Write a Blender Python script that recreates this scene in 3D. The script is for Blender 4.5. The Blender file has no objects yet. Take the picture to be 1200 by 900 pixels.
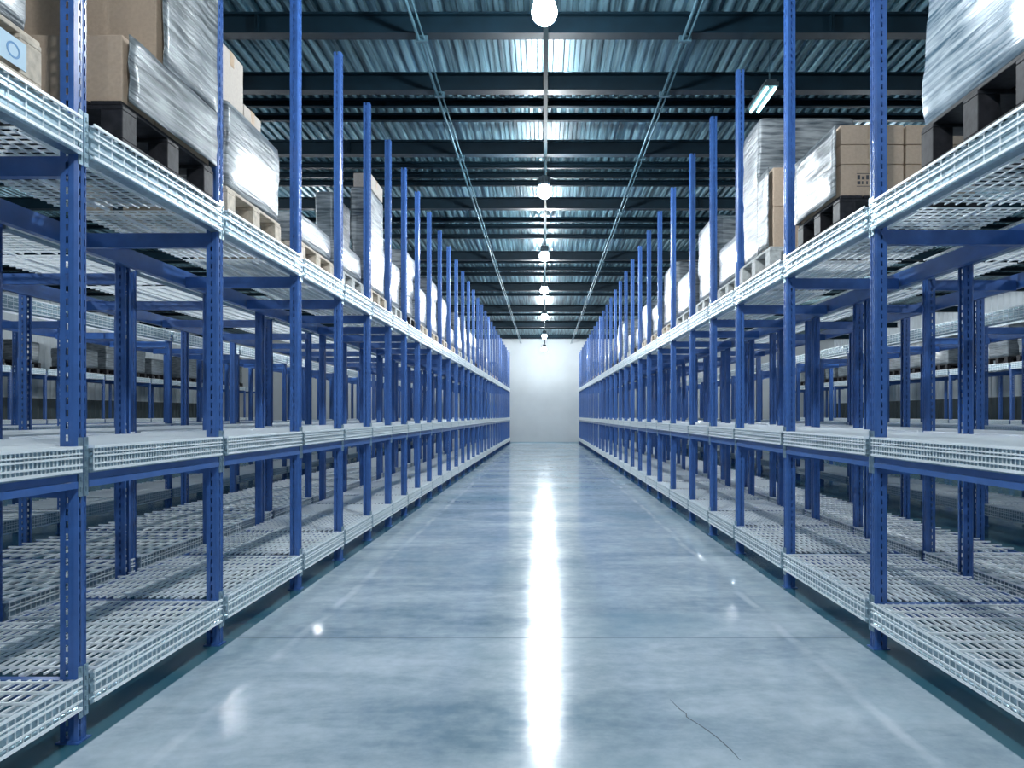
import bpy, bmesh, math, random
from mathutils import Vector, noise

random.seed(7)
S = bpy.context.scene
COL = S.collection
H = 1.35                 # eye height in metres, the unit of the survey
K = 900 * H              # depth in metres = K / (pixels per H)
TOE = 8.0 / 900          # the two aisle racks converge very slightly
ORD = ['first', 'second', 'third', 'fourth', 'fifth', 'sixth', 'seventh', 'eighth', 'ninth', 'tenth',
       'eleventh', 'twelfth', 'thirteenth', 'fourteenth', 'fifteenth', 'sixteenth', 'seventeenth', 'eighteenth',
       'nineteenth', 'twentieth', 'twenty-first', 'twenty-second', 'twenty-third', 'twenty-fourth',
       'twenty-fifth', 'twenty-sixth', 'twenty-seventh', 'twenty-eighth', 'twenty-ninth', 'thirtieth',
       'thirty-first', 'thirty-second', 'thirty-third', 'thirty-fourth']

# ------------------------------------------------------------------ materials
def mat(name):
    m = bpy.data.materials.new(name); m.use_nodes = True
    nt = m.node_tree
    return m, nt, nt.nodes['Principled BSDF']

def simple(name, col, rough=0.5, metal=0.0, bump=0.0, scale=30.0, var=0.0, coat=0.0):
    m, nt, b = mat(name)
    b.inputs['Base Color'].default_value = (*col, 1)
    b.inputs['Roughness'].default_value = rough
    b.inputs['Metallic'].default_value = metal
    b.inputs['Coat Weight'].default_value = coat
    if var or bump:
        tc = nt.nodes.new('ShaderNodeTexCoord')
        n = nt.nodes.new('ShaderNodeTexNoise'); n.inputs['Scale'].default_value = scale
        n.inputs['Detail'].default_value = 5
        nt.links.new(tc.outputs['Object'], n.inputs['Vector'])
        if var:
            r = nt.nodes.new('ShaderNodeValToRGB')
            r.color_ramp.elements[0].position = 0.3; r.color_ramp.elements[1].position = 0.7
            r.color_ramp.elements[0].color = (*[c * (1 - var) for c in col], 1)
            r.color_ramp.elements[1].color = (*[min(1, c * (1 + var)) for c in col], 1)
            nt.links.new(n.outputs['Fac'], r.inputs['Fac']); nt.links.new(r.outputs['Color'], b.inputs['Base Color'])
        if bump:
            bp = nt.nodes.new('ShaderNodeBump'); bp.inputs['Strength'].default_value = bump
            bp.inputs['Distance'].default_value = 0.01
            nt.links.new(n.outputs['Fac'], bp.inputs['Height']); nt.links.new(bp.outputs['Normal'], b.inputs['Normal'])
    return m

M = {}
M['blue'] = simple('blue_paint', (0.045, 0.125, 0.37), 0.30, 0.0, var=0.12, scale=14, coat=0.25)
M['galv'] = simple('galvanised_steel', (0.34, 0.46, 0.53), 0.28, 0.7, var=0.18, scale=45)
M['wire'] = simple('zinc_wire', (0.92, 0.96, 0.98), 0.3, 0.1)
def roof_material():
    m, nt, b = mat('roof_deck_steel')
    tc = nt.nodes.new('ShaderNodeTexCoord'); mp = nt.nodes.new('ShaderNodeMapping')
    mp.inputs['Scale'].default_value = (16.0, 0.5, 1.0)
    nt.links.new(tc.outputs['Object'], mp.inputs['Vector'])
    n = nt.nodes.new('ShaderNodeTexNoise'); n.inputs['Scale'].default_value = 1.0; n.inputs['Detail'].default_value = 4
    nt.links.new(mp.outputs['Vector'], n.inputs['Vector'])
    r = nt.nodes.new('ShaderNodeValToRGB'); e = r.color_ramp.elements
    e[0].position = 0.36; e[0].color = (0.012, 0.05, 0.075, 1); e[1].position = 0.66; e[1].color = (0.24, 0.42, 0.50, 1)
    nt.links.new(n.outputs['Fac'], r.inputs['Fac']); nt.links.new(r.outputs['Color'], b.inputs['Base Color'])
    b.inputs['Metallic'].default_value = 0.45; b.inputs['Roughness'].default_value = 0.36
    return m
M['roofdeck'] = roof_material()
M['beam'] = simple('roof_beam_paint', (0.003, 0.013, 0.022), 0.5, 0.0, var=0.2, scale=6)
M['tray'] = simple('dark_tray_steel', (0.005, 0.020, 0.028), 0.7)
M['tray'].node_tree.nodes['Principled BSDF'].inputs['Specular IOR Level'].default_value = 0.1
M['conduit'] = simple('conduit_steel', (0.06, 0.13, 0.17), 0.45, 0.4)
M['wall'] = simple('white_wall_panel', (0.60, 0.635, 0.655), 0.6, var=0.03, scale=2)
M['wallstrip'] = simple('pale_side_cladding', (0.70, 0.76, 0.80), 0.6, var=0.05, scale=3)
M['dado'] = simple('dark_side_cladding', (0.05, 0.075, 0.085), 0.5, var=0.15, scale=3)
M['card'] = simple('cardboard', (0.46, 0.345, 0.255), 0.8, bump=0.05, scale=60, var=0.07)
M['cardgrey'] = simple('greyish_cardboard', (0.40, 0.355, 0.315), 0.8, bump=0.05, scale=60, var=0.07)
M['tape'] = simple('packing_tape', (0.40, 0.29, 0.20), 0.3)
M['print'] = simple('black_print', (0.05, 0.05, 0.06), 0.7)
M['paper'] = simple('paper_label', (0.40, 0.56, 0.68), 0.6)
M['bluemark'] = simple('blue_ink', (0.06, 0.22, 0.45), 0.6)
M['wood'] = simple('pale_wood', (0.50, 0.43, 0.35), 0.75, bump=0.2, scale=25, var=0.25)
M['woodgrey'] = simple('grey_wood', (0.42, 0.43, 0.42), 0.75, bump=0.2, scale=25, var=0.25)
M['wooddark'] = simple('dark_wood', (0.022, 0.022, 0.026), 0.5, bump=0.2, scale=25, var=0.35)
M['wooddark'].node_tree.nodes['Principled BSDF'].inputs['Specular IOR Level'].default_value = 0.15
M['housing'] = simple('lamp_housing', (0.04, 0.06, 0.075), 0.5, 0.2)
M['black'] = simple('black_film', (0.012, 0.014, 0.018), 0.28, 0.0, bump=0.3, scale=12, coat=0.3)

M['beam'].node_tree.nodes['Principled BSDF'].inputs['Specular IOR Level'].default_value = 0.18
def emission(name, col, strength):
    m, nt, b = mat(name)
    b.inputs['Base Color'].default_value = (*col, 1)
    b.inputs['Emission Color'].default_value = (*col, 1)
    b.inputs['Emission Strength'].default_value = strength
    return m
LAMP = 900.0
M['lens'] = emission('lamp_lens', (0.89, 0.96, 1.0), LAMP)
M['tube'] = emission('fluorescent_tube', (0.45, 0.95, 1.0), 7.0)

def film_material(name, lo, hi, alpha, rough=0.36):
    """stretch film: diagonal pulled streaks, creases, glossy"""
    m, nt, b = mat(name)
    tc = nt.nodes.new('ShaderNodeTexCoord')
    mp = nt.nodes.new('ShaderNodeMapping')
    mp.inputs['Rotation'].default_value = (0.25, 0.1, 0.2)
    mp.inputs['Scale'].default_value = (3.0, 1.3, 26.0)
    nt.links.new(tc.outputs['Object'], mp.inputs['Vector'])
    n = nt.nodes.new('ShaderNodeTexNoise'); n.inputs['Scale'].default_value = 1.6
    n.inputs['Detail'].default_value = 7; n.inputs['Distortion'].default_value = 0.4
    nt.links.new(mp.outputs['Vector'], n.inputs['Vector'])
    n2 = nt.nodes.new('ShaderNodeTexNoise'); n2.inputs['Scale'].default_value = 3.2
    nt.links.new(tc.outputs['Object'], n2.inputs['Vector'])
    mx = nt.nodes.new('ShaderNodeMath'); mx.operation = 'MULTIPLY_ADD'
    mx.inputs[1].default_value = 0.65
    s2 = nt.nodes.new('ShaderNodeMath'); s2.operation = 'MULTIPLY'; s2.inputs[1].default_value = 0.35
    nt.links.new(n2.outputs['Fac'], s2.inputs[0])
    nt.links.new(n.outputs['Fac'], mx.inputs[0]); nt.links.new(s2.outputs[0], mx.inputs[2])
    r = nt.nodes.new('ShaderNodeValToRGB')
    r.color_ramp.elements[0].position = 0.38; r.color_ramp.elements[0].color = (*lo, 1)
    r.color_ramp.elements[1].position = 0.62; r.color_ramp.elements[1].color = (*hi, 1)
    nt.links.new(mx.outputs[0], r.inputs['Fac'])
    nt.links.new(r.outputs['Color'], b.inputs['Base Color'])
    b.inputs['Roughness'].default_value = rough
    b.inputs['Coat Weight'].default_value = 0.12; b.inputs['Coat Roughness'].default_value = 0.15
    b.inputs['Metallic'].default_value = 0.1
    bp = nt.nodes.new('ShaderNodeBump'); bp.inputs['Strength'].default_value = 0.55
    bp.inputs['Distance'].default_value = 0.02
    nt.links.new(n.outputs['Fac'], bp.inputs['Height']); nt.links.new(bp.outputs['Normal'], b.inputs['Normal'])
    if alpha < 1:
        ra = nt.nodes.new('ShaderNodeMapRange')
        ra.inputs['From Min'].default_value = 0.38; ra.inputs['From Max'].default_value = 0.6
        ra.inputs['To Min'].default_value = alpha; ra.inputs['To Max'].default_value = 1.0
        nt.links.new(mx.outputs[0], ra.inputs['Value']); nt.links.new(ra.outputs[0], b.inputs['Alpha'])
    return m
M['film'] = film_material('stretch_film_white', (0.03, 0.045, 0.06), (0.30, 0.325, 0.34), 1.0)
M['filmclear'] = film_material('stretch_film_clear', (0.05, 0.07, 0.085), (0.34, 0.365, 0.38), 0.72, 0.32)
M['filmdark'] = film_material('stretch_film_bluegrey', (0.07, 0.14, 0.20), (0.62, 0.70, 0.76), 1.0, 0.18)
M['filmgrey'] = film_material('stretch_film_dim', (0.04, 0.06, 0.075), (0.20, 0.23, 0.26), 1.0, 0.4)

def floor_material():
    m, nt, b = mat('polished_concrete')
    N = nt.nodes.new; L = nt.links.new
    tc = N('ShaderNodeTexCoord')
    sep = N('ShaderNodeSeparateXYZ'); L(tc.outputs['Object'], sep.inputs[0])
    def math_(op, a, b_=None, c=None):
        x = N('ShaderNodeMath'); x.operation = op
        for i, v in enumerate((a, b_, c)):
            if v is None: continue
            if isinstance(v, (int, float)): x.inputs[i].default_value = v
            else: L(v, x.inputs[i])
        return x.outputs[0]
    def noise_(scale, detail=6, vec=None, rough=0.55, dist=0.0):
        n = N('ShaderNodeTexNoise'); n.inputs['Scale'].default_value = scale
        n.inputs['Detail'].default_value = detail; n.inputs['Roughness'].default_value = rough
        n.inputs['Distortion'].default_value = dist
        L(vec if vec is not None else tc.outputs['Object'], n.inputs['Vector'])
        return n.outputs['Fac']
    mp = N('ShaderNodeMapping'); mp.inputs['Scale'].default_value = (0.45, 1.5, 1)
    L(tc.outputs['Object'], mp.inputs['Vector'])
    big = noise_(1.1, 7, mp.outputs['Vector'], 0.6, 0.5)
    fine = noise_(9.0, 8, None, 0.65)
    blot = noise_(0.55, 3)
    ramp = N('ShaderNodeValToRGB')
    e = ramp.color_ramp.elements
    e[0].position = 0.34; e[0].color = (0.22, 0.315, 0.385, 1)
    e[1].position = 0.64; e[1].color = (0.58, 0.665, 0.725, 1)
    L(math_('MULTIPLY_ADD', fine, 0.3, math_('MULTIPLY', big, 0.7)), ramp.inputs['Fac'])
    # teal worn patches
    teal = N('ShaderNodeMix'); teal.data_type = 'RGBA'
    tr = N('ShaderNodeMapRange'); tr.inputs['From Min'].default_value = 0.53; tr.inputs['From Max'].default_value = 0.68
    tr.inputs['To Max'].default_value = 0.75
    L(math_('MULTIPLY_ADD', big, 0.45, math_('MULTIPLY', blot, 0.6)), tr.inputs['Value'])
    L(tr.outputs[0], teal.inputs['Factor']); L(ramp.outputs['Color'], teal.inputs['A'])
    teal.inputs['B'].default_value = (0.10, 0.24, 0.32, 1)
    # darker teal strip under the racks
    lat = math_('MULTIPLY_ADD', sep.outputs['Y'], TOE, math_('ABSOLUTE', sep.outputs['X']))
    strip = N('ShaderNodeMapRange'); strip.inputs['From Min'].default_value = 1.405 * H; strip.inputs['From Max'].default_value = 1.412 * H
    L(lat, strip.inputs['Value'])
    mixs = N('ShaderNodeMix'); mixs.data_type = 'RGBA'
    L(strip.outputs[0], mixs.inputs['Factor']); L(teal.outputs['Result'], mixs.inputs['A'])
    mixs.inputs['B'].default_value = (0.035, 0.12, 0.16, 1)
    # faint worn guide line along both edges of the aisle
    dl = math_('ABSOLUTE', math_('SUBTRACT', lat, math_('MULTIPLY_ADD', noise_(0.8, 2), 0.16, 1.13 * H - 0.08)))
    ln = N('ShaderNodeMapRange'); ln.inputs['From Min'].default_value = 0.04; ln.inputs['From Max'].default_value = 0.012
    ln.inputs['To Min'].default_value = 0.0; ln.inputs['To Max'].default_value = 1.0
    L(dl, ln.inputs['Value'])
    wear = N('ShaderNodeMapRange'); wear.inputs['From Min'].default_value = 0.38; wear.inputs['From Max'].default_value = 0.66
    wear.inputs['To Max'].default_value = 0.5
    L(noise_(2.3, 6), wear.inputs['Value'])
    mixl = N('ShaderNodeMix'); mixl.data_type = 'RGBA'
    L(math_('MULTIPLY', ln.outputs[0], wear.outputs[0]), mixl.inputs['Factor']); L(mixs.outputs['Result'], mixl.inputs['A'])
    mixl.inputs['B'].default_value = (0.85, 0.9, 0.93, 1)
    # saw-cut joint across the aisle every few metres
    jy = math_('ABSOLUTE', math_('SUBTRACT', math_('MODULO', math_('ADD', sep.outputs['Y'], 40 - 4.64), 40.0), 0.0))
    jm = N('ShaderNodeMapRange'); jm.inputs['From Min'].default_value = 0.012; jm.inputs['From Max'].default_value = 0.006
    L(jy, jm.inputs['Value'])
    mixj = N('ShaderNodeMix'); mixj.data_type = 'RGBA'
    L(math_('MULTIPLY', jm.outputs[0], 0.75), mixj.inputs['Factor']); L(mixl.outputs['Result'], mixj.inputs['A'])
    mixj.inputs['B'].default_value = (0.08, 0.13, 0.16, 1)
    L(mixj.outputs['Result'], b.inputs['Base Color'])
    rr = N('ShaderNodeMapRange'); rr.inputs['From Min'].default_value = 0.3; rr.inputs['From Max'].default_value = 0.75
    rr.inputs['To Min'].default_value = 0.08; rr.inputs['To Max'].default_value = 0.24
    L(math_('MULTIPLY_ADD', fine, 0.5, math_('MULTIPLY', big, 0.5)), rr.inputs['Value'])
    L(rr.outputs[0], b.inputs['Roughness'])
    b.inputs['IOR'].default_value = 1.45
    b.inputs['Specular IOR Level'].default_value = 0.36
    bp = N('ShaderNodeBump'); bp.inputs['Strength'].default_value = 0.06; bp.inputs['Distance'].default_value = 0.004
    L(fine, bp.inputs['Height']); L(bp.outputs['Normal'], b.inputs['Normal'])
    return m
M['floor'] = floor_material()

# ------------------------------------------------------------------ mesh helpers
class MB:
    def __init__(self): self.v = []; self.f = []; self.mi = []
    def poly(self, pts, faces, mi=0):
        o = len(self.v); self.v += [tuple(p) for p in pts]
        for f in faces: self.f.append(tuple(i + o for i in f)); self.mi.append(mi)
    def box(self, a, b, mi=0):
        (x0, y0, z0), (x1, y1, z1) = [(min(p, q), max(p, q)) for p, q in zip(a, b)] and \
            [tuple(min(p, q) for p, q in zip(a, b)), tuple(max(p, q) for p, q in zip(a, b))]
        P = [(x0, y0, z0), (x1, y0, z0), (x1, y1, z0), (x0, y1, z0), (x0, y0, z1), (x1, y0, z1), (x1, y1, z1), (x0, y1, z1)]
        self.poly(P, [(0, 3, 2, 1), (4, 5, 6, 7), (0, 1, 5, 4), (1, 2, 6, 5), (2, 3, 7, 6), (3, 0, 4, 7)], mi)
    def prism_y(self, prof, y0, y1, mi=0):
        n = len(prof)
        P = [(u, y0, z) for u, z in prof] + [(u, y1, z) for u, z in prof]
        F = [(i, (i + 1) % n, (i + 1) % n + n, i + n) for i in range(n)]
        F += [tuple(range(n))[::-1], tuple(range(n, 2 * n))]
        self.poly(P, F, mi)
    def loft(self, rings, mi=0, cap=True):
        o = len(self.v); n = len(rings[0])
        for r in rings: self.v += [tuple(p) for p in r]
        for k in range(len(rings) - 1):
            for i in range(n):
                j = (i + 1) % n
                self.f.append((o + k * n + i, o + k * n + j, o + (k + 1) * n + j, o + (k + 1) * n + i)); self.mi.append(mi)
        if cap:
            self.f.append(tuple(o + i for i in range(n))[::-1]); self.mi.append(mi)
            self.f.append(tuple(o + (len(rings) - 1) * n + i for i in range(n))); self.mi.append(mi)
    def mesh(self, name, mats, bevel=0.0, smooth=False):
        me = bpy.data.meshes.new(name); me.from_pydata(self.v, [], self.f)
        for m in mats: me.materials.append(m)
        me.polygons.foreach_set('material_index', self.mi)
        bm = bmesh.new(); bm.from_mesh(me)
        bmesh.ops.recalc_face_normals(bm, faces=bm.faces)
        if bevel: bmesh.ops.bevel(bm, geom=list(bm.edges), offset=bevel, segments=2, affect='EDGES', profile=0.5)
        bm.to_mesh(me); bm.free()
        if smooth: me.polygons.foreach_set('use_smooth', [True] * len(me.polygons))
        return me

def link(name, me, parent=None, loc=(0, 0, 0), rz=0.0, sc=None):
    o = bpy.data.objects.new(name, me); COL.objects.link(o)
    o.location = loc; o.rotation_euler = (0, 0, rz)
    if sc: o.scale = sc
    if parent: o.parent = parent
    return o
def tag(o, label, cat, group=None):
    o['label'] = label; o['category'] = cat
    if group: o['group'] = group
    return o
def thing(name, label, cat, loc=(0, 0, 0), rz=0.0, group=None):
    return tag(link(name, None, None, loc, rz), label, cat, group)
def structure(name, me, loc=(0, 0, 0)):
    o = link(name, me, None, loc); o['kind'] = 'structure'; return o

# ------------------------------------------------------------------ setting
Y0, Y1 = -7.0, 0.0303 * K
XL, XR = -12.3 * H, 10.3 * H
ZC = 3.85 * H
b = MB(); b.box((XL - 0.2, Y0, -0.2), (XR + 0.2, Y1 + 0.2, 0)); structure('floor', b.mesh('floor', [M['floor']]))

def ribbed(a0, a1, pitch, depth):
    """open trapezoid profile (a, d) from a0 to a1"""
    pts = []; a = a0; w = pitch
    while a < a1:
        pts += [(a, 0), (a + w * 0.40, 0), (a + w * 0.50, depth), (a + w * 0.90, depth)]
        a += w
    return pts
# roof deck: trapezoid sheet running along the aisle
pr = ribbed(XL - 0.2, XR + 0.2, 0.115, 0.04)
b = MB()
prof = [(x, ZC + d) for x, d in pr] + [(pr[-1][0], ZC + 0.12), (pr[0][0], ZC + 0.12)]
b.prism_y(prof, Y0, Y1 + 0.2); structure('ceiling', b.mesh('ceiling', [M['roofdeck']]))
# end wall of sandwich panels with fine joints
b = MB(); z = 0.0
while z < ZC - 0.01:
    z2 = min(z + 1.1, ZC); b.box((XL, Y1, z + 0.004), (XR, Y1 + 0.12, z2 - 0.004)); z = z2
b.box((XL, Y1 + 0.01, 0), (XR, Y1 + 0.12, ZC))
structure('wall_back', b.mesh('wall_back', [M['wall']]))
b = MB(); b.box((XL, Y1 - 0.015, 0), (XR, Y1 - 0.001, 0.05)); structure('baseboard_back', b.mesh('baseboard_back', [M['galv']]))
for nm, X, sg in (('left', XL, 1), ('right', XR, -1)):
    b = MB(); pr = ribbed(Y0, Y1, 0.32, 0.035)
    P = [(X + sg * d, y) for y, d in pr]
    n = len(P); zz0, zz1 = 1.4 * H, ZC
    pts = [(x, y, zz0) for x, y in P] + [(x, y, zz1) for x, y in P] + [(X - sg * 0.12, y, zz0) for x, y in P] + [(X - sg * 0.12, y, zz1) for x, y in P]
    F = [(i, i + 1, i + 1 + n, i + n) for i in range(n - 1)] + [(2 * n + i, 2 * n + i + 1, 3 * n + i + 1, 3 * n + i) for i in range(n - 1)]
    F += [(n + i, n + i + 1, 3 * n + i + 1, 3 * n + i) for i in range(n - 1)]
    b.poly(pts, F); structure('wall_' + nm, b.mesh('wall_' + nm, [M['wallstrip']]))
    b = MB(); pts = [(p[0] + sg * 0.01, p[1], 0.0 if p[2] == zz0 else zz0) for p in pts]
    b.poly(pts, F); structure('trim_1' if sg == 1 else 'trim_2', b.mesh('dado_' + nm, [M['dado']]))

# ------------------------------------------------------------------ roof steel
def ibeam(h, w, t, x0, x1):
    b = MB()
    b.box((x0, -w / 2, 0), (x1, w / 2, t)); b.box((x0, -w / 2, h - t), (x1, w / 2, h)); b.box((x0, -t / 2, t), (x1, t / 2, h - t))
    return b
MAJ = [2.6, 4.3, 5.75, 6.75, 8.4, 10.6, 14.1, 17.6, 21.2, 24.9, 28.7]
me_ib = ibeam(0.19, 0.13, 0.016, XL, XR).mesh('roof_beam', [M['beam']])
me_st = MB()
for sx in (-1, 1): me_st.box((sx * 0.004, -0.062, 0.016), (sx * 0.012, 0.062, 0.174))
me_st = me_st.mesh('beam_stiffener', [M['beam']])
for i, d in enumerate(MAJ):
    o = thing('roof_beam', '', 'beam', (0, d * K / 1000, H + 2.55 * H), 0, 'heavy steel roof beams')
    vis = i - 2
    o['label'] = ('heavy dark steel roof beam out over the viewer, %s before the nearest lamp' % ('last' if i == 1 else 'second')) if vis < 0 else \
        'heavy dark steel roof beam spanning the aisle, %s from the camera in view' % ORD[vis]
    link('flanged_girder', me_ib, o)
    if 0 <= vis < 4:
        for x in (-2.6, 2.6): link('stiffener', me_st, o, (x, 0, 0))
PUR = [3.4, 5.1, 7.73, 8.1, 9.66, 10.05, 10.4, 12.35, 12.8, 13.5, 14.9, 15.7, 16.5, 17.1, 18.4, 19.2, 20.0, 22.2, 23.1, 24.0, 25.9, 26.8, 27.7]
b = MB(); b.box((XL, -0.035, 0), (XR, 0.035, 0.014)); b.box((XL, 0.02, 0.014), (XR, 0.035, 0.075)); b.box((XL, -0.06, 0.075), (XR, 0.035, 0.085))
me_pu = b.mesh('roof_purlin', [M['beam']])
for i, d in enumerate(PUR):
    z = ZC - 0.0855
    tag(link('roof_purlin', me_pu, None, (0, d * K / 1000, z)),
        'thin dark roof purlin under the ribbed deck, %s from the camera' % ORD[i], 'purlin', 'thin roof purlins')

def pipe_along(r, y0, y1, n=8):
    b = MB()
    ring = lambda y: [(r * math.cos(2 * math.pi * i / n), y, r * math.sin(2 * math.pi * i / n)) for i in range(n)]
    b.loft([ring(y0), ring(y1)]); return b
zc = H + 2.55 * H - 0.035
for x, side in ((-0.845 * H, 'left'), (0.93 * H, 'right')):
    o = thing('cable_conduit', 'thin steel conduit clipped under the roof beams on the %s half of the aisle' % side, 'conduit', (x, 0, zc), 0, 'conduits along the roof')
    bb = pipe_along(0.014, 0.5, Y1 - 0.1); 
    link('pipe', bb.mesh('conduit_pipe', [M['conduit']], smooth=True), o)
    bb = pipe_along(0.009, 0.5, Y1 - 0.1); link('pipe', bb.mesh('conduit_small_pipe', [M['conduit']], smooth=True), o, (0.05, 0, 0))
    b = MB(); b.box((-0.03, -0.02, -0.018), (0.08, 0.02, 0.036)); me_cl = b.mesh('conduit_clip', [M['conduit']])
    for d in MAJ[:9]: link('clip', me_cl, o, (0, d * K / 1000, 0))
b = MB()
b.box((-0.022, 1, 0), (0.022, Y1 - 0.1, 0.006)); b.box((-0.022, 1, 0.006), (-0.018, Y1 - 0.1, 0.05)); b.box((0.018, 1, 0.006), (0.022, Y1 - 0.1, 0.05))
tag(link('cable_tray', b.mesh('cable_tray', [M['tray']]), None, (0.012, 0, zc - 0.02)), 'narrow steel cable tray running down the centre line above the lamps', 'cable tray')

# ------------------------------------------------------------------ lamps
def lathe(prof, n=28):
    return [[(r * math.cos(2 * math.pi * i / n), r * math.sin(2 * math.pi * i / n), z) for i in range(n)] for r, z in prof]
b = MB(); b.loft(lathe([(0.012, -0.130), (0.045, -0.121), (0.074, -0.095), (0.09, -0.06), (0.092, -0.035), (0.084, 0.0), (0.06, 0.03)])); me_lens = b.mesh('lens', [M['lens']], smooth=True)
b = MB(); b.loft(lathe([(0.062, 0.0305), (0.076, 0.034), (0.076, 0.05), (0.066, 0.07), (0.062, 0.15), (0.03, 0.17)])); me_hou = b.mesh('housing', [M['housing']])
b = MB(); 
for k in range(12):
    a = 2 * math.pi * k / 12
    c, s = math.cos(a), math.sin(a)
    q = [(0.06, 0.072), (0.08, 0.072), (0.075, 0.15), (0.06, 0.15)]
    pts = [(r * c - 0.003 * s, r * s + 0.003 * c, z) for r, z in q] + [(r * c + 0.003 * s, r * s - 0.003 * c, z) for r, z in q]
    b.poly(pts, [(0, 1, 2, 3), (7, 6, 5, 4), (0, 4, 5, 1), (1, 5, 6, 2), (2, 6, 7, 3), (3, 7, 4, 0)])
me_fin = b.mesh('cooling_fins', [M['housing']])
zl = H + 2.2 * H
rod_h = zc - 0.02 - (zl + 0.17)
b = MB(); b.loft(lathe([(0.008, 0.17), (0.008, 0.17 + rod_h)], 8)); me_rod = b.mesh('rod', [M['conduit']])
LD = [4.6, 8.3, 11.7, 14.9, 18.9, 23.6, 28.2]
allL = [-4.0, 0.6] + LD
for i, d in enumerate(allL):
    v = i - 2
    lab = 'bright round bay lamp hanging over the aisle, %s from the camera' % ORD[v] if v >= 0 else \
        'bright round bay lamp hanging %s, out of the picture' % ('above the viewer' if i == 1 else 'behind the viewer')
    o = thing('bay_lamp', lab, 'lamp', (0, d * K / 1000, zl), 0, 'bay lamps in a row over the aisle')
    for nm, me in (('lens', me_lens), ('housing', me_hou), ('cooling_fins', me_fin), ('rod', me_rod)): link(nm, me, o)
for sd, x in ((-1, -4.5 * H), (1, 4.7 * H)):  # extra lamps added to brighten the deeper racks, mostly hidden by the front decks
    for k in range(6):
        o = thing('bay_lamp', '%s added fill lamp above the deeper racks on the %s, mostly hidden by the wire decks' % (ORD[k], 'left' if sd < 0 else 'right'), 'lamp',
                  (x, 3.7 + 5.6 * k, zl), 0, 'added fill lamps over the deeper racks')
        for nm, me in (('lens', me_lens), ('housing', me_hou), ('cooling_fins', me_fin), ('rod', me_rod)): link(nm, me, o)
# twin tube strip lights above the racks
b = MB(); b.box((-0.075, -0.33, 0.0), (0.075, 0.33, 0.04)); b.box((-0.05, -0.32, 0.04), (0.05, 0.32, 0.07)); me_tray = b.mesh('tray', [M['housing']])
b = MB()
b.loft([[(0.016 * math.cos(2 * math.pi * i / 10), y, 0.016 * math.sin(2 * math.pi * i / 10)) for i in range(10)] for y in (-0.31, 0.31)])
me_tube = b.mesh('tube', [M['tube']], smooth=True)
b = MB()
for sx in (-0.004, 0.004):
    for y in (-0.25, 0.25): b.box((sx - 0.002, y - 0.002, 0.07), (sx + 0.002, y + 0.002, 0.60))
me_wire = b.mesh('hanger', [M['conduit']])
def strip_light(x, y, z, label, group=None, s=1.0):
    o = thing('strip_light', label, 'light', (x, y, z), 0, group)
    link('tray', me_tray, o, sc=(s, s * 1.3 if s > 1 else 1, 1)); link('hanger', me_wire, o, (0, 0, 0))
    for sx in (-0.04, 0.04): link('tube', me_tube, o, (sx * s, 0, -0.018), sc=(s, s * 1.3 if s > 1 else 1, s))
zt = H + 2.5 * H
strip_light(1.77 * H - 0.06, 6.75 * K / 1000, zt, 'twin-tube strip light glowing cyan above the right-hand pallets')
# ------------------------------------------------------------------ rack parts
DEP = 0.70 * H           # front upright to rear upright
CACHE = {}
def cached(key, fn):
    if key not in CACHE: CACHE[key] = fn()
    return CACHE[key]

def upright_mesh(sg, height, slots=True):
    b = MB()
    W, D = 0.036, 0.07
    # sheet strips round the open channel: list of (p0, p1, has slots)
    path = [((D, -0.018), (D, -W), 0), ((D, -W), (0.046, -W), 0), ((0.046, -W), (0.034, -W), 1), ((0.034, -W), (0.012, -W), 0),
            ((0.012, -W), (0.0, -W + 0.008), 0),
            ((0.0, -W + 0.008), (0.0, -0.021), 0), ((0.0, -0.021), (0.0, -0.010), 1), ((0.0, -0.010), (0.005, -0.006), 0),
            ((0.005, -0.006), (0.005, 0.006), 0), ((0.005, 0.006), (0.0, 0.010), 0), ((0.0, 0.010), (0.0, 0.021), 1), ((0.0, 0.021), (0.0, W - 0.008), 0),
            ((0.0, W - 0.008), (0.012, W), 0), ((0.012, W), (0.034, W), 0), ((0.034, W), (0.046, W), 1), ((0.046, W), (D, W), 0), ((D, W), (D, 0.018), 0)]
    for (u0, v0), (u1, v1), sl in path:
        if sl and slots:
            z = 0.0; pitch = 0.05
            while z < height - 0.01:
                z1 = min(z + 0.022, height)
                b.poly([(sg * u0, v0, z), (sg * u1, v1, z), (sg * u1, v1, z1), (sg * u0, v0, z1)], [(0, 1, 2, 3)])
                z += pitch
            # the slot band ends between slots
        else:
            b.poly([(sg * u0, v0, 0), (sg * u1, v1, 0), (sg * u1, v1, height), (sg * u0, v0, height)], [(0, 1, 2, 3)])
    me = b.mesh('upright', [M['blue']])
    bm = bmesh.new(); bm.from_mesh(me)
    bmesh.ops.remove_doubles(bm, verts=bm.verts, dist=0.0001)
    bmesh.ops.recalc_face_normals(bm, faces=bm.faces)
    bmesh.ops.solidify(bm, geom=list(bm.faces), thickness=0.0025)
    bm.to_mesh(me); bm.free()
    return me

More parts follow.
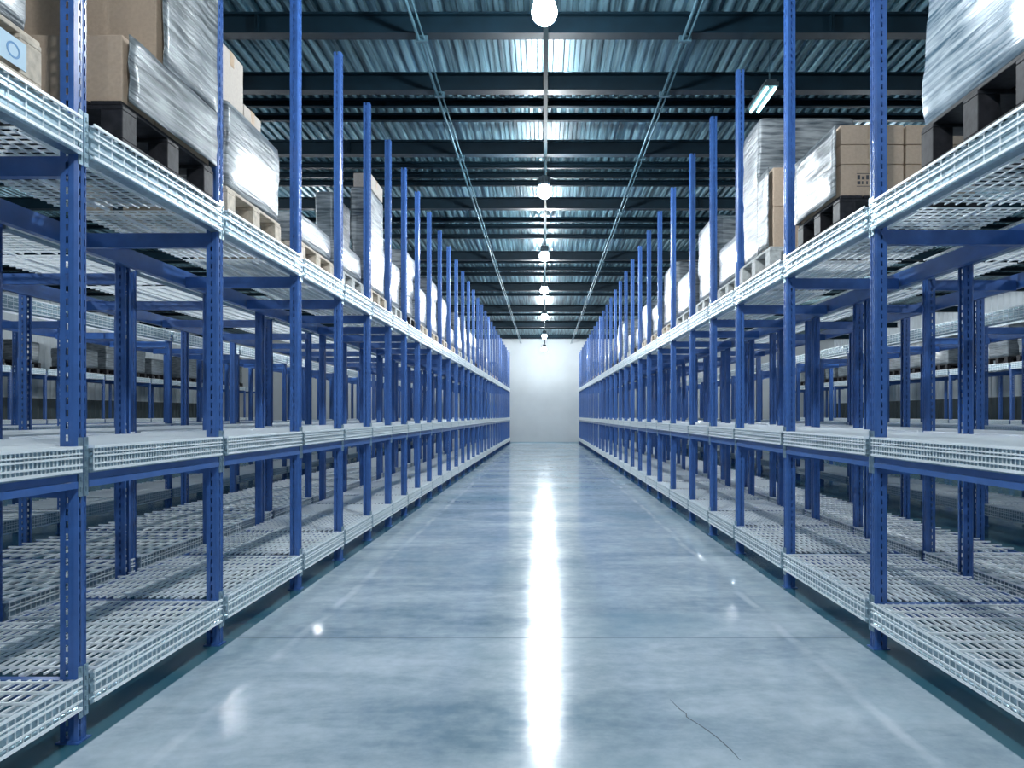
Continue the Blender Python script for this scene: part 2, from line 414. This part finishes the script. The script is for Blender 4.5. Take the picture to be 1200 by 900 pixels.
def beam_mesh(sg, h, colour='galv'):
    p = [(-0.012, 0), (-0.012, .12), (-.004, .18), (-.004, .34), (-.014, .40), (-.014, .60), (-.004, .66), (-.004, .82), (-.012, .88), (-.012, 1), (.04, 1), (.04, 0)]
    b = MB(); b.prism_y([(sg * u, z * h) for u, z in p], 0, 1)
    return b.mesh('beam', [M[colour]])
def rail_mesh(sg, h):
    b = MB(); b.prism_y([(sg * u, z) for u, z in [(-.006, 0), (-.006, h * .45), (0, h * .5), (0, h), (.045, h), (.045, 0)]], 0, 1)
    return b.mesh('rail', [M['blue']])
def rear_mesh(sg, h):
    b = MB(); b.prism_y([(sg * u, z) for u, z in [(0, 0), (0, h), (.01, h), (.01, h * .7), (.03, h * .6), (.045, h * .6), (.045, 0)]], 0, 1)
    return b.mesh('rear_beam', [M['blue']])
def deck_mesh(sg, drop, nx, ny, r=0.0045, nl=52, ry=0.8):
    """welded wire deck, y from 0 to 1, front lip bent down over the beam"""
    b = MB(); nom = 1.3
    for i in range(nx):
        y = (i + 0.5) / nx; w = r / nom
        b.box((-sg * 0.018, y - w, -r), (sg * DEP, y + w, r))
    for j in range(ny):
        u = (j + 0.35) / ny * DEP
        rr = r * ry
        b.box((sg * (u - rr), 0.004, -r - 2 * rr), (sg * (u + rr), 0.996, -r))
    wl = 0.0013 / nom
    for i in range(nl):
        y = (i + 0.5) / nl
        b.box((-sg * 0.0215, y - wl, -drop), (-sg * 0.0165, y + wl, r * 0.8))
    for q, hh in ((0.0, 0.006), (0.26, 0.003), (0.42, 0.004), (0.74, 0.004), (1.0, 0.006)):
        b.box((-sg * 0.0275, 0.004, -drop * q - hh), (-sg * 0.0215, 0.996, -drop * q + hh))
    for u in (0.30, 0.68):       # longitudinal flat bars
        b.box((sg * (u * DEP - 0.012), 0.004, -r - 0.02), (sg * (u * DEP + 0.012), 0.996, -r - 0.008))
    return b.mesh('wire_deck', [M['wire']])
def cross_mesh(sg):
    b = MB()
    x0, x1 = sg * 0.02, sg * (DEP - 0.06)
    b.box((x0, -0.022, 0), (x1, 0.022, 0.02)); b.box((x0, -0.022, 0.02), (x1, -0.016, 0.075)); b.box((x0, 0.016, 0.02), (x1, 0.022, 0.075)); b.box((x0, -0.022, 0.075), (x1, 0.022, 0.082))
    return b.mesh('crossbar', [M['blue']])
def conn_mesh(sg, h):
    b = MB()
    b.box((-sg * 0.006, -0.030, 0), (-sg * 0.0005, -0.004, h)); b.box((-sg * 0.006, 0.006, 0), (-sg * 0.0005, 0.032, h))
    z = 0.02
    while z < h - 0.02:
        for v in (-0.017, 0.019): b.box((-sg * 0.010, v - 0.006, z), (-sg * 0.006, v + 0.006, z + 0.018))
        z += 0.042
    return b.mesh('beam_connector', [M['galv']])
def base_mesh(sg):
    b = MB(); b.box((-sg * 0.012, -0.045, 0), (sg * 0.085, 0.045, 0.006))
    b.box((sg * 0.02, -0.043, 0.006), (sg * 0.04, -0.038, 0.016))
    return b.mesh('base_plate', [M['blue']])

# levels: (top of deck, front beam height, blue rail under it)
LEV = [('lower', 0.205 * H, 0.105 * H, 0), ('middle', 0.905 * H, 0.085 * H, 0.044 * H), ('upper', 1.905 * H, 0.115 * H, 0)]
TOP_REAR = 1.82 * H

def rack(side, lat, frames, label, aisle, nx=22, ny=15, name='pallet_rack', dep=0.70):
    global DEP
    DEP = dep * H
    sg = side
    tall = aisle
    root = thing(name, label, 'rack', (side * lat * H, 0, 0), -side * (-TOE) if True else 0, None)
    root.rotation_euler = (0, 0, TOE if side > 0 else -TOE)
    Y = [d * K / 1000 for d in frames]
    n = len(Y)
    mu = cached(('up', sg, tall), lambda: upright_mesh(sg, 3.45 * H if tall else 1.86 * H))
    mr = cached(('upr', -sg), lambda: upright_mesh(-sg, TOP_REAR))
    mc = cached(('cr', sg, dep), lambda: cross_mesh(sg))
    mb = cached(('base', sg), lambda: base_mesh(sg))
    for i in range(n):
        zs = 1.0
        if tall: zs = 1.015 - 0.10 * max(0, (frames[i] - 5) / 25.0)
        link('front_upright', mu, root, (0, Y[i], 0), sc=(1, 1, zs))
        link('base_plate', mb, root, (0, Y[i], 0))
        for nm, z, h, rl in LEV:
            zb = z - h - 0.084 if nm != 'middle' else z - h - rl - 0.04
            if nm == 'lower': zb = z - 0.02 - 0.082
            link('crossbar', mc, root, (0, Y[i], zb))
            if aisle:
                link('beam_connector', cached(('co', sg, nm), lambda h=h, rl=rl: conn_mesh(sg, h + rl + 0.07)), root, (0, Y[i], z - h - rl - 0.035))
    mid = [(Y[i] + Y[i + 1]) / 2 for i in range(n - 1)]
    for y in mid: link('rear_upright', mr, root, (sg * (DEP + 0.075), y, 0))
    for nm, z, h, rl in LEV:
        mbm = cached(('beam', sg, nm), lambda: beam_mesh(sg, h - 0.012))
        nxx, nyy, nll, ryy = (nx, ny, 52 if nm == 'middle' else 13, 0.8) if nm != 'lower' else (nx // 2, ny * 3 // 2, 30, 0.95)
        mdk = cached(('deck', sg, nm, nx, ny, dep), lambda: deck_mesh(sg, h - 0.02, nxx, nyy, 0.0048 if nx > 18 else 0.0062, nll, ryy))
        mrr = cached(('rear', sg), lambda: rear_mesh(sg, 0.115))
        for i in range(n - 1):
            y0 = Y[i] + 0.037; L = Y[i + 1] - Y[i] - 0.074
            link('front_beam', mbm, root, (0, y0, z - h), sc=(1, L, 1))
            if rl: link('front_rail', cached(('rail', sg), lambda: rail_mesh(sg, rl)), root, (0, y0, z - h - rl), sc=(1, L, 1))
            link('wire_deck', mdk, root, (0, y0, z - 0.006), sc=(1, L, 1))
        for i in range(n - 2):
            link('rear_beam', mrr, root, (sg * (DEP - 0.05), mid[i] , z - (0.22 if nm == 'upper' else 0.125)), sc=(1, mid[i + 1] - mid[i], 1))
        if nm == 'upper':
            pass
    return root, Y

FL = [1.55, 2.62, 3.72, 4.90, 5.88, 6.80, 7.67, 8.5, 9.35, 10.25]
while FL[-1] < 29.0: FL.append(FL[-1] + 0.97)
FR = [2.35, 3.66, 4.95, 6.17, 7.1, 8.06, 9.2, 10.2, 11.2]
while FR[-1] < 29.0: FR.append(FR[-1] + 0.97)
rack(-1, 1.44, FL, 'long blue pallet rack with silver wire decks lining the left of the aisle', True)
rack(1, 1.435, FR, 'long blue pallet rack with silver wire decks lining the right of the aisle', True)
def run(a, step, end):
    r = [a]
    while r[-1] + step < end: r.append(r[-1] + step)
    return r
rack(-1, 2.33, run(2.43, 1.17, 29.5), 'blue rack standing back to back behind the left aisle rack', False, 17, 10, dep=0.95)
rack(1, 2.27, run(2.79, 1.11, 29.5), 'blue rack standing back to back behind the right aisle rack', False, 17, 9, dep=0.58)
rack(-1, 4.10, run(6.2, 1.0, 29.5), 'dim blue rack third from the aisle on the left', False, 17, 9)
rack(1, 4.00, run(5.5, 1.1, 29.5), 'dim blue rack third from the aisle on the right', False, 17, 9)
rack(-1, 10.0, run(12.5, 1.1, 29.5), 'farthest blue rack on the left, close before the dark ribbed wall', False, 17, 9)
rack(1, 8.2, run(11.5, 1.1, 29.5), 'farthest blue rack on the right, close before the dark ribbed wall', False, 17, 9)

# ------------------------------------------------------------------ pallets and goods
def rowx(side, lat, Y): return side * (lat * H - TOE * Y)      # world x of a lateral at depth Y

PZ = 1.905 * H + 0.002
def pallet_parts(Lx, Ly, h):
    """boxes of each part in local coords, origin at centre of base"""
    t = 0.02; out = []
    hb = h - 3 * t
    for x in (-Lx / 2 + 0.05, 0, Lx / 2 - 0.05): out.append(('bottom_board', (x - 0.05, -Ly / 2, 0), (x + 0.05, Ly / 2, t)))
    for x in (-Lx / 2 + 0.05, 0, Lx / 2 - 0.05):
        for y in (-Ly / 2 + 0.06, 0, Ly / 2 - 0.06): out.append(('block', (x - 0.05, y - 0.06, t), (x + 0.05, y + 0.06, t + hb)))
    for y in (-Ly / 2 + 0.06, 0, Ly / 2 - 0.06): out.append(('stringer_board', (-Lx / 2, y - 0.06, t + hb), (Lx / 2, y + 0.06, 2 * t + hb)))
    n = 6; g = Lx / n
    for k in range(n): out.append(('top_board', (-Lx / 2 + k * g + 0.006, -Ly / 2, 2 * t + hb), (-Lx / 2 + (k + 1) * g - 0.006, Ly / 2, h)))
    return out
def box_mesh(a, b_, m, bevel=0.004):
    b = MB(); b.box(a, b_); return b.mesh('board', [m], bevel)
PROTO = {}
def pallet(x, y, z, Lx, Ly, h, wood, label, group, parts=True, rz=0.0, odd=None):
    key = (round(Lx, 2), round(Ly, 2), round(h, 2), wood)
    if parts:
        o = thing('wooden_pallet', label, 'pallet', (x, y, z), rz, group)
        if key not in PROTO:
            PROTO[key] = [(nm, box_mesh(a, c, M[wood])) for nm, a, c in pallet_parts(Lx, Ly, h)]
        for k, (nm, me) in enumerate(PROTO[key]):
            p = link(nm, me, o)
        return o
    if (key, 1) not in PROTO:
        b = MB()
        for nm, a, c in pallet_parts(Lx, Ly, h): b.box(a, c)
        PROTO[(key, 1)] = b.mesh('wooden_pallet', [M[wood]])
    return tag(link('wooden_pallet', PROTO[(key, 1)], None, (x, y, z), rz), label, 'pallet', group)

def rrect(hx, hy, r, n=4):
    pts = []
    for cx, cy, a0 in ((hx - r, hy - r, 0), (-hx + r, hy - r, 90), (-hx + r, -hy + r, 180), (hx - r, -hy + r, 270)):
        for k in range(n + 1):
            a = math.radians(a0 + 90 * k / n); pts.append((cx + r * math.cos(a), cy + r * math.sin(a)))
    # subdivide long sides for wobble
    out = []
    for i in range(len(pts)):
        p, q = pts[i], pts[(i + 1) % len(pts)]
        out.append(p)
        d = math.hypot(q[0] - p[0], q[1] - p[1])
        m = int(d / 0.12)
        for k in range(1, m + 1): out.append((p[0] + (q[0] - p[0]) * k / (m + 1), p[1] + (q[1] - p[1]) * k / (m + 1)))
    return out
def wrapped(x, y, z, Lx, Ly, hgt, label, group, m='film', seed=0, tiers=None, rz=0.0, name='wrapped_load'):
    rnd = random.Random(seed)
    base = rrect(Lx / 2, Ly / 2, 0.035)
    nt_ = max(2, int(hgt / 0.07))
    tiers = tiers or max(1, int(round(hgt / 0.28)))
    rings = []
    offs = [(rnd.uniform(-0.012, 0.012), rnd.uniform(-0.012, 0.012), rnd.uniform(0.955, 1.0)) for _ in range(tiers + 1)]
    zs = [(hgt * k / nt_, 1.0) for k in range(nt_ + 1)]
    for k, (zz, s0) in enumerate(zs):
        t = min(tiers - 1, int(max(0, zz) / hgt * tiers * 0.999))
        frac = (max(0, zz) / hgt * tiers) % 1.0
        pinch = 1.0 - 0.018 * (abs(frac - 0.5) * 2) ** 4
        ox, oy, s = offs[t]
        s = s * pinch * s0
        ring = []
        for px, py in base:
            w = noise.noise(Vector((px * 2.1 + seed, py * 2.1, zz * 2.6))) * 0.013
            l = math.hypot(px, py)
            ring.append((px * s + ox + px / l * w, py * s + oy + py / l * w, zz))
        rings.append(ring)
    last = rings[-1]
    rings.append([(p[0] * 0.965, p[1] * 0.965, hgt + 0.016) for p in last])
    rings.append([(p[0] * 0.80, p[1] * 0.80, hgt + 0.02) for p in last])
    b = MB(); b.loft(rings)
    me = b.mesh(name, [M[m]], smooth=True)
    return tag(link(name, me, None, (x, y, z), rz), label, 'wrapped load', group)

def carton(x0, x1, y0, y1, z0, z1, label, group, m='card', tape_axis='y', prints=False, rz=0.0):
    cx, cy = (x0 + x1) / 2, (y0 + y1) / 2
    hx, hy, hz = abs(x1 - x0) / 2, abs(y1 - y0) / 2, z1 - z0
    o = thing('cardboard_box', label, 'box', (cx, cy, z0), rz, group)
    b = MB(); b.box((-hx, -hy, 0), (hx, hy, hz)); link('carton_body', b.mesh('carton_body', [M[m]], 0.006), o)
    b = MB(); e = 0.0012
    if tape_axis == 'y':
        b.box((-0.03, -hy - e, hz - 0.09), (0.03, -hy + 0.001, hz)); b.box((-0.03, -hy - e, hz - 0.001), (0.03, hy + e, hz + e)); b.box((-0.03, hy - 0.001, hz - 0.09), (0.03, hy + e, hz))
    else:
        b.box((-hx - e, -0.03, hz - 0.09), (-hx + 0.001, 0.03, hz)); b.box((-hx - e, -0.03, hz - 0.001), (hx + e, 0.03, hz + e)); b.box((hx - 0.001, -0.03, hz - 0.09), (hx + e, 0.03, hz))
    link('tape', b.mesh('tape', [M['tape']]), o)
    if prints:   # printed panel on the face towards the camera
        b = MB(); w = min(0.10, hx * 0.75)
        yb = -hy - 0.001
        b.box((-w, yb - .0004, hz * .30), (w, yb, hz * .32)); b.box((-w, yb - .0004, hz * .70), (w, yb, hz * .72))
        for k in range(7):
            xx = -w + 2 * w * (k + .15) / 7
            b.box((xx, yb - .0004, hz * .52), (xx + 2 * w * .09, yb, hz * (.62 if k % 2 else .66)))
            b.box((xx, yb - .0004, hz * .37), (xx + 2 * w * (.05 if k % 3 else .10), yb, hz * .47))
        link('printed_panel', b.mesh('printed_panel', [M['print']]), o)
    return o

def film_panel(side, lat, d0, d1, z0, z1, label, m='filmclear', dep=0.25, seed=0):
    """sheet of stretch film over the aisle face of a load and folded round its far end: a 5 mm thick skin"""
    Ya, Yb = d0 * K / 1000, d1 * K / 1000
    ny, nz = 14, 10; b = MB(); th = 0.005
    def pt(i, j, off):
        fy, fz = i / ny * (1.0 if dep else 0.8), j / nz
        if fy <= 0.8001:
            Y = Ya + (Yb - Ya) * fy / 0.8; l = lat * H
        else:
            Y = Yb; l = lat * H + (fy - 0.8) / 0.2 * dep
        w = noise.noise(Vector((fy * 5 + seed, fz * 4, seed))) * 0.010 + noise.noise(Vector((fy * 14 + seed, fz * 3, 2))) * 0.004
        x = rowx(side, l / H, Y)
        if fy <= 0.8001: x -= side * (off + 0.012 + w)
        else: Y += off + 0.012 + w * 0.5; x -= side * 0.012
        return (x, Y, z0 + (z1 - z0) * fz)
    o = []
    for off in (0, th):
        for i in range(ny + 1):
            for j in range(nz + 1): o.append(pt(i, j, off))
    n1 = (ny + 1) * (nz + 1); q = lambda i, j, k: k * n1 + i * (nz + 1) + j
    F = []
    for i in range(ny):
        for j in range(nz):
            F += [(q(i, j, 0), q(i + 1, j, 0), q(i + 1, j + 1, 0), q(i, j + 1, 0)), (q(i, j, 1), q(i, j + 1, 1), q(i + 1, j + 1, 1), q(i + 1, j, 1))]
    for i in range(ny):
        F += [(q(i, 0, 0), q(i, 0, 1), q(i + 1, 0, 1), q(i + 1, 0, 0)), (q(i, nz, 0), q(i + 1, nz, 0), q(i + 1, nz, 1), q(i, nz, 1))]
    for j in range(nz):
        F += [(q(0, j, 0), q(0, j + 1, 0), q(0, j + 1, 1), q(0, j, 1)), (q(ny, j, 0), q(ny, j, 1), q(ny, j + 1, 1), q(ny, j + 1, 0))]
    b.poly(o, F)
    ctr = Vector((rowx(side, lat, (Ya + Yb) / 2), (Ya + Yb) / 2, z0))
    b.v = [tuple(Vector(p) - ctr) for p in b.v]
    return tag(link('stretch_film', b.mesh('stretch_film', [M[m]], smooth=True), None, ctr), label, 'film')

def slot(side, d0, d1, lat0=1.45, lat1=2.1):
    Ya, Yb = d0 * K / 1000, d1 * K / 1000
    ym = (Ya + Yb) / 2
    xa, xb = rowx(side, lat0, ym), rowx(side, lat1, ym)
    return (xa + xb) / 2, ym, abs(xb - xa), Yb - Ya
PG = 'pallets on the upper decks'
CG = 'cardboard boxes on the upper decks'
def simple_load(side, d0, d1, top, label, plabel, film='film', wood='woodgrey', ph=0.115, parts=True, seed=0, lat0=1.47, lat1=2.1, grp=None):
    x, y, Lx, Ly = slot(side, d0, d1, lat0, lat1)
    h = ph * H
    pallet(x, y, PZ, Lx, Ly, h, wood, plabel, PG, parts)
    z0 = PZ + h + 0.002
    return wrapped(x, y, z0, Lx - 0.02, Ly - 0.02, (1 + top) * H - z0, label, grp or 'wrapped loads on the upper decks', film, seed)

# --- left row -------------------------------------------------------------
# bay 1
x, y, Lx, Ly = slot(-1, 1.66, 2.40, 1.43, 2.1)
pallet(x, y, PZ, Lx, Ly, 0.14 * H, 'wood', 'pale wooden pallet at the left edge with a blue marked paper label', PG)
b = MB(); b.box((0, -0.07, 0), (0.0015, 0.07, 0.10)); 
lp = link('stencil_label', b.mesh('label', [M['paper']]), bpy.data.objects[[o.name for o in bpy.data.objects if o.name.startswith('wooden_pallet')][-1]], (Lx / 2 + 0.001, Ly / 2 - 0.16, 0.035))
lp['label'] = 'white paper label with a blue ring mark'
b = MB(); n_ = 20
ring = lambda r, u: [(u, r * math.cos(2 * math.pi * i / n_), 0.05 + r * 0.8 * math.sin(2 * math.pi * i / n_)) for i in range(n_)]
b.loft([ring(0.036, 0.0016), ring(0.036, 0.0024), ring(0.027, 0.0024), ring(0.027, 0.0016)], cap=False)
link('ink_mark', b.mesh('ink_mark', [M['bluemark']]), lp)
wrapped(x, y, PZ + 0.14 * H + 0.002, Lx - 0.02, Ly - 0.02, 0.9 * H, 'white stretch-wrapped load cut off by the left edge of the picture', 'wrapped loads on the upper decks', 'film', 3)
# bay 2: low box tier, taller tier behind, film over the aisle side
x, y, Lx, Ly = slot(-1, 2.84, 3.62, 1.43, 2.1)
h = 0.14 * H
pallet(x, y, PZ, Lx, Ly, h, 'wooddark', 'dark film-torn pallet under the big cartons in the second left bay', PG)
z0 = PZ + h + 0.002
def lx(lat, d): return rowx(-1, lat, d * K / 1000)
def rx(lat, d): return rowx(1, lat, d * K / 1000)
dY = lambda d: d * K / 1000
zt1 = 2.275 * H
carton(lx(1.44, 3.2), lx(1.765, 3.2), dY(2.86), dY(3.10), z0, zt1, 'low carton at the near front corner of the second left bay', CG)
carton(lx(1.775, 3.2), lx(2.08, 3.2), dY(2.86), dY(3.10), z0, zt1, 'low carton beside the front corner carton, deeper in the second left bay', CG)
carton(lx(1.44, 3.2), lx(1.765, 3.2), dY(3.11), dY(3.60), z0, zt1, 'lower carton behind the front corner carton under the tall box, left', CG)
carton(lx(1.775, 3.2), lx(2.08, 3.2), dY(3.11), dY(3.60), z0, zt1, 'lower carton deep in the second left bay under the tall brown box', CG)
carton(lx(1.44, 3.2), lx(1.765, 3.2), dY(3.11), dY(3.60), zt1 + 0.002, 2.95 * H, 'tall brown carton behind film in the second left bay, beside the aisle', CG)
carton(lx(1.775, 3.2), lx(2.08, 3.2), dY(3.11), dY(3.60), zt1 + 0.002, 2.95 * H, 'tall brown carton seen left of the nearest blue post', CG)
film_panel(-1, 1.425, 2.86, 3.62, z0 + 0.003, zt1, 'crinkled clear film over the low cartons of the second left bay', seed=1)
film_panel(-1, 1.425, 3.11, 3.62, zt1 + 0.004, 2.94 * H, 'crinkled clear film over the tall cartons of the second left bay', seed=2)
b = MB()
for k in range(3):
    yy = -0.42 + k * 0.36
    b.box((Lx / 2 - 0.10, yy, 0.03), (Lx / 2 + 0.006, yy + 0.17, h - 0.03))
# bay 3
x, y, Lx, Ly = slot(-1, 3.84, 4.62, 1.46, 2.1)
h = 0.125 * H
pallet(x, y, PZ, Lx, Ly, h, 'wood', 'pale wooden pallet with open fork slots in the third left bay', PG)
z0 = PZ + h + 0.002
wrapped(x, y, z0, Lx - 0.02, Ly - 0.02, 2.42 * H - z0, 'white stretch-wrapped load under grey cartons in the third left bay', 'wrapped loads on the upper decks', 'film', 5)
zc1 = 2.42 * H + 0.024
carton(lx(1.50, 4), lx(1.80, 4), dY(3.86), dY(4.16), zc1, 2.70 * H, 'greyish carton on top of the third left load, nearer the camera', CG, 'cardgrey', 'x')
carton(lx(1.50, 4), lx(1.80, 4), dY(4.17), dY(4.42), zc1, 2.52 * H, 'low greyish carton on top of the third left load, farther end', CG, 'cardgrey', 'x')
simple_load(-1, 5.0, 5.78, 1.19, 'low white wrapped load in the fourth left bay, nearer of two low ones', 'grey wooden pallet under the low load of the fourth left bay', seed=11, wood='wood')
simple_load(-1, 5.98, 6.70, 1.22, 'low white wrapped load in the fifth left bay, just past the other low one', 'grey wooden pallet under the low load of the fifth left bay', seed=12)
x, y, Lx, Ly = slot(-1, 6.88, 7.58, 1.46, 2.1)
pallet(x, y, PZ, Lx, Ly, 0.115 * H, 'wood', 'pale wooden pallet under the two narrow columns of the sixth left bay', PG)
z6 = PZ + 0.115 * H + 0.002
x6, y6, a6, b6 = slot(-1, 6.90, 7.56, 1.47, 1.63)
wrapped(x6, y6, z6, a6, b6, 2.84 * H - z6, 'tall narrow pale wrapped column beside the aisle, sixth left bay', 'wrapped loads on the upper decks', 'film', 13)
x6, y6, a6, b6 = slot(-1, 6.90, 7.56, 1.77, 1.92)
wrapped(x6, y6, z6, a6, b6, 2.80 * H - z6, 'tall narrow dim wrapped column deeper in the sixth left bay', 'wrapped loads on the upper decks', 'filmgrey', 17)
carton(lx(1.48, 7.2), lx(1.62, 7.2), dY(6.98), dY(7.5), 2.84 * H + 0.026, 2.98 * H, 'tan carton on top of the tall narrow column, left side', CG, 'cardgrey', 'x')
simple_load(-1, 7.76, 8.42, 1.42, 'white wrapped load in the seventh left bay, half hidden by posts', 'wooden pallet under the seventh left load', seed=14)
# two grey wrapped columns at the back of the upper deck
for d, nm in ((6.3, 'nearer'), (8.0, 'farther')):
    pass
# --- right row ------------------------------------------------------------
x, y, Lx, Ly = slot(1, 2.45, 3.19, 1.43, 2.1)
h = 0.165 * H
pallet(x, y, PZ, Lx, Ly, h, 'wooddark', 'dark pallet wrapped in black film at the top right corner', PG)
wrapped(x, y, PZ + h + 0.002, Lx, Ly, 1.05 * H, 'big blue-grey stretch-wrapped load at the top right corner', 'wrapped loads on the upper decks', 'filmdark', 21)
x, y, Lx, Ly = slot(1, 4.03, 4.70, 1.43, 2.1)
h = 0.13 * H
pallet(x, y, PZ, Lx, Ly, h, 'wooddark', 'dark pallet under the tan cartons of the second right bay', PG)
z0 = PZ + h + 0.002; zm = z0 + 0.15 * H; ze = 2.375 * H
for r_, (za, zb) in enumerate(((z0, zm), (zm + 0.002, (zm + ze) / 2), ((zm + ze) / 2 + 0.002, ze))):
    tn = ('bottom', 'middle', 'top')[r_]
    carton(rx(1.44, 4.3), rx(1.74, 4.3), dY(4.05), dY(4.38), za, zb, '%s tan carton at the aisle end of the second right bay stack' % tn, CG, prints=(r_ == 0))
    carton(rx(1.75, 4.3), rx(2.08, 4.3), dY(4.05), dY(4.38), za, zb, '%s tan carton right of the second blue post on the right' % tn, CG)
    carton(rx(1.44, 4.3), rx(2.08, 4.3), dY(4.39), dY(4.68), za, zb, '%s long carton at the back of the second right bay stack' % tn, CG)
film_panel(1, 1.425, 4.05, 4.70, z0 + 0.003, ze, 'bright crinkled film over the aisle side of the tan carton stack, right', seed=4)
x, y, Lx, Ly = slot(1, 5.25, 6.06, 1.43, 2.1)
pallet(x, y, PZ, Lx, Ly, h, 'woodgrey', 'grey pallet under the brown cartons and tall load of the third right bay', PG)
carton(rx(1.46, 5.5), rx(1.76, 5.5), dY(5.28), dY(5.55), z0, z0 + 0.25 * H, 'lower brown carton in front of the tall grey load, right', CG)
carton(rx(1.46, 5.5), rx(1.76, 5.5), dY(5.28), dY(5.55), z0 + 0.25 * H + 0.002, 2.53 * H, 'upper brown carton in front of the tall grey load, right', CG)
carton(rx(1.77, 5.5), rx(2.08, 5.5), dY(5.28), dY(5.55), z0, 2.45 * H, 'brown carton deeper in the third right bay, behind the film', CG)
film_panel(1, 1.44, 5.28, 5.55, z0 + 0.003, 2.53 * H, 'white crinkled film over the brown cartons of the third right bay', seed=6, dep=0.0)
x2, y2, Lx2, Ly2 = slot(1, 5.57, 6.05, 1.44, 2.08)
wrapped(x2, y2, z0, Lx2, Ly2, 2.93 * H - z0, 'tall grey stretch-wrapped load behind the brown cartons on the right', 'wrapped loads on the upper decks', 'film', 24)
simple_load(1, 6.27, 7.0, 1.34, 'rounded white wrapped load in the fourth right bay', 'grey pallet under the fourth right load', seed=25)
simple_load(1, 7.2, 7.95, 1.68, 'tall white wrapped load in the fifth right bay', 'grey pallet under the fifth right load', seed=26)
simple_load(1, 8.16, 9.1, 1.40, 'white wrapped load in the sixth right bay', 'grey pallet under the sixth right load', seed=27)
# --- the rest of both rows ------------------------------------------------
for side, FRM, start, nm in ((-1, FL, 7, 'left'), (1, FR, 6, 'right')):
    for i in range(start, len(FRM) - 1):
        rnd = random.Random(i * 3 + side)
        top = rnd.choice([1.28, 1.36, 1.42, 1.5, 1.58, 1.66]) if i < 16 else rnd.choice([1.2, 1.28, 1.36, 1.42])
        w = 'tall' if top > 1.45 else 'low'
        simple_load(side, FRM[i] + 0.09, FRM[i + 1] - 0.09, top,
                    '%s white wrapped load on the upper deck, %s bay of the %s aisle rack' % (w, ORD[i], nm),
                    'wooden pallet on the upper deck, %s bay of the %s aisle rack' % (ORD[i], nm), seed=100 + i + side * 50, parts=False,
                    wood=rnd.choice(['wood', 'woodgrey', 'wooddark']))
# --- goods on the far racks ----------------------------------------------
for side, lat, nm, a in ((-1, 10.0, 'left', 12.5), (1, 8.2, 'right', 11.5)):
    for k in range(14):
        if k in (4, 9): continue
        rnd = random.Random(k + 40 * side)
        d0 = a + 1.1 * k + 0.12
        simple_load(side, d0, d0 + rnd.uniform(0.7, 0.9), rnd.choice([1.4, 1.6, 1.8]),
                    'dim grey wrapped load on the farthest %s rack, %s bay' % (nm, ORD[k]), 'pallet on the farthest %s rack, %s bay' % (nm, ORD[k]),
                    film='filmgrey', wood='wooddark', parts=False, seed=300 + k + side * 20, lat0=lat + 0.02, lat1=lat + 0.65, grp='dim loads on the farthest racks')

# floor crack
b = MB(); pts = [(0.905, 3.64), (0.93, 3.52), (0.95, 3.47), (0.945, 3.43), (0.99, 3.33), (1.03, 3.22), (1.06, 3.10), (1.075, 3.0)]
P = []; 
for i, (px, py) in enumerate(pts):
    px = px - 0.31
    w = 0.0022 if 0 < i < len(pts) - 1 else 0.0006
    P += [(px - w, py, 0.0004), (px + w, py, 0.0004), (px + w, py, 0.0011), (px - w, py, 0.0011)]
F = []
for i in range(len(pts) - 1):
    o = 4 * i
    F += [(o, o + 1, o + 5, o + 4), (o + 1, o + 2, o + 6, o + 5), (o + 2, o + 3, o + 7, o + 6), (o + 3, o, o + 4, o + 7)]
b.poly(P, F); b.mesh
cr = structure('trim_3', b.mesh('floor_crack', [M['dado']]))

# ------------------------------------------------------------------ light, camera, view
w = bpy.data.worlds.new('World'); S.world = w; w.use_nodes = True
bg = w.node_tree.nodes['Background']; bg.inputs['Color'].default_value = (0.5, 0.75, 1.0, 1); bg.inputs['Strength'].default_value = 0.22
cam = bpy.data.cameras.new('camera'); co = bpy.data.objects.new('camera', cam); COL.objects.link(co)
co.location = (0, 0, H); co.rotation_euler = (math.pi / 2, 0, 0)
cam.sensor_width = 36; cam.lens = 27.0; cam.shift_x = -38 / 1200; cam.shift_y = 36 / 1200
cam.clip_end = 200; S.camera = co
S.view_settings.view_transform = 'Standard'; S.view_settings.look = 'None'
S.view_settings.gamma = 1.0; S.view_settings.use_curve_mapping = False
S.view_settings.exposure = 0.0
S.cycles.use_denoising = True
S.cycles.sample_clamp_indirect = 6.0
S.cycles.max_bounces = 8
S.cycles.diffuse_bounces = 5
S.cycles.glossy_bounces = 4
S.cycles.transparent_max_bounces = 8
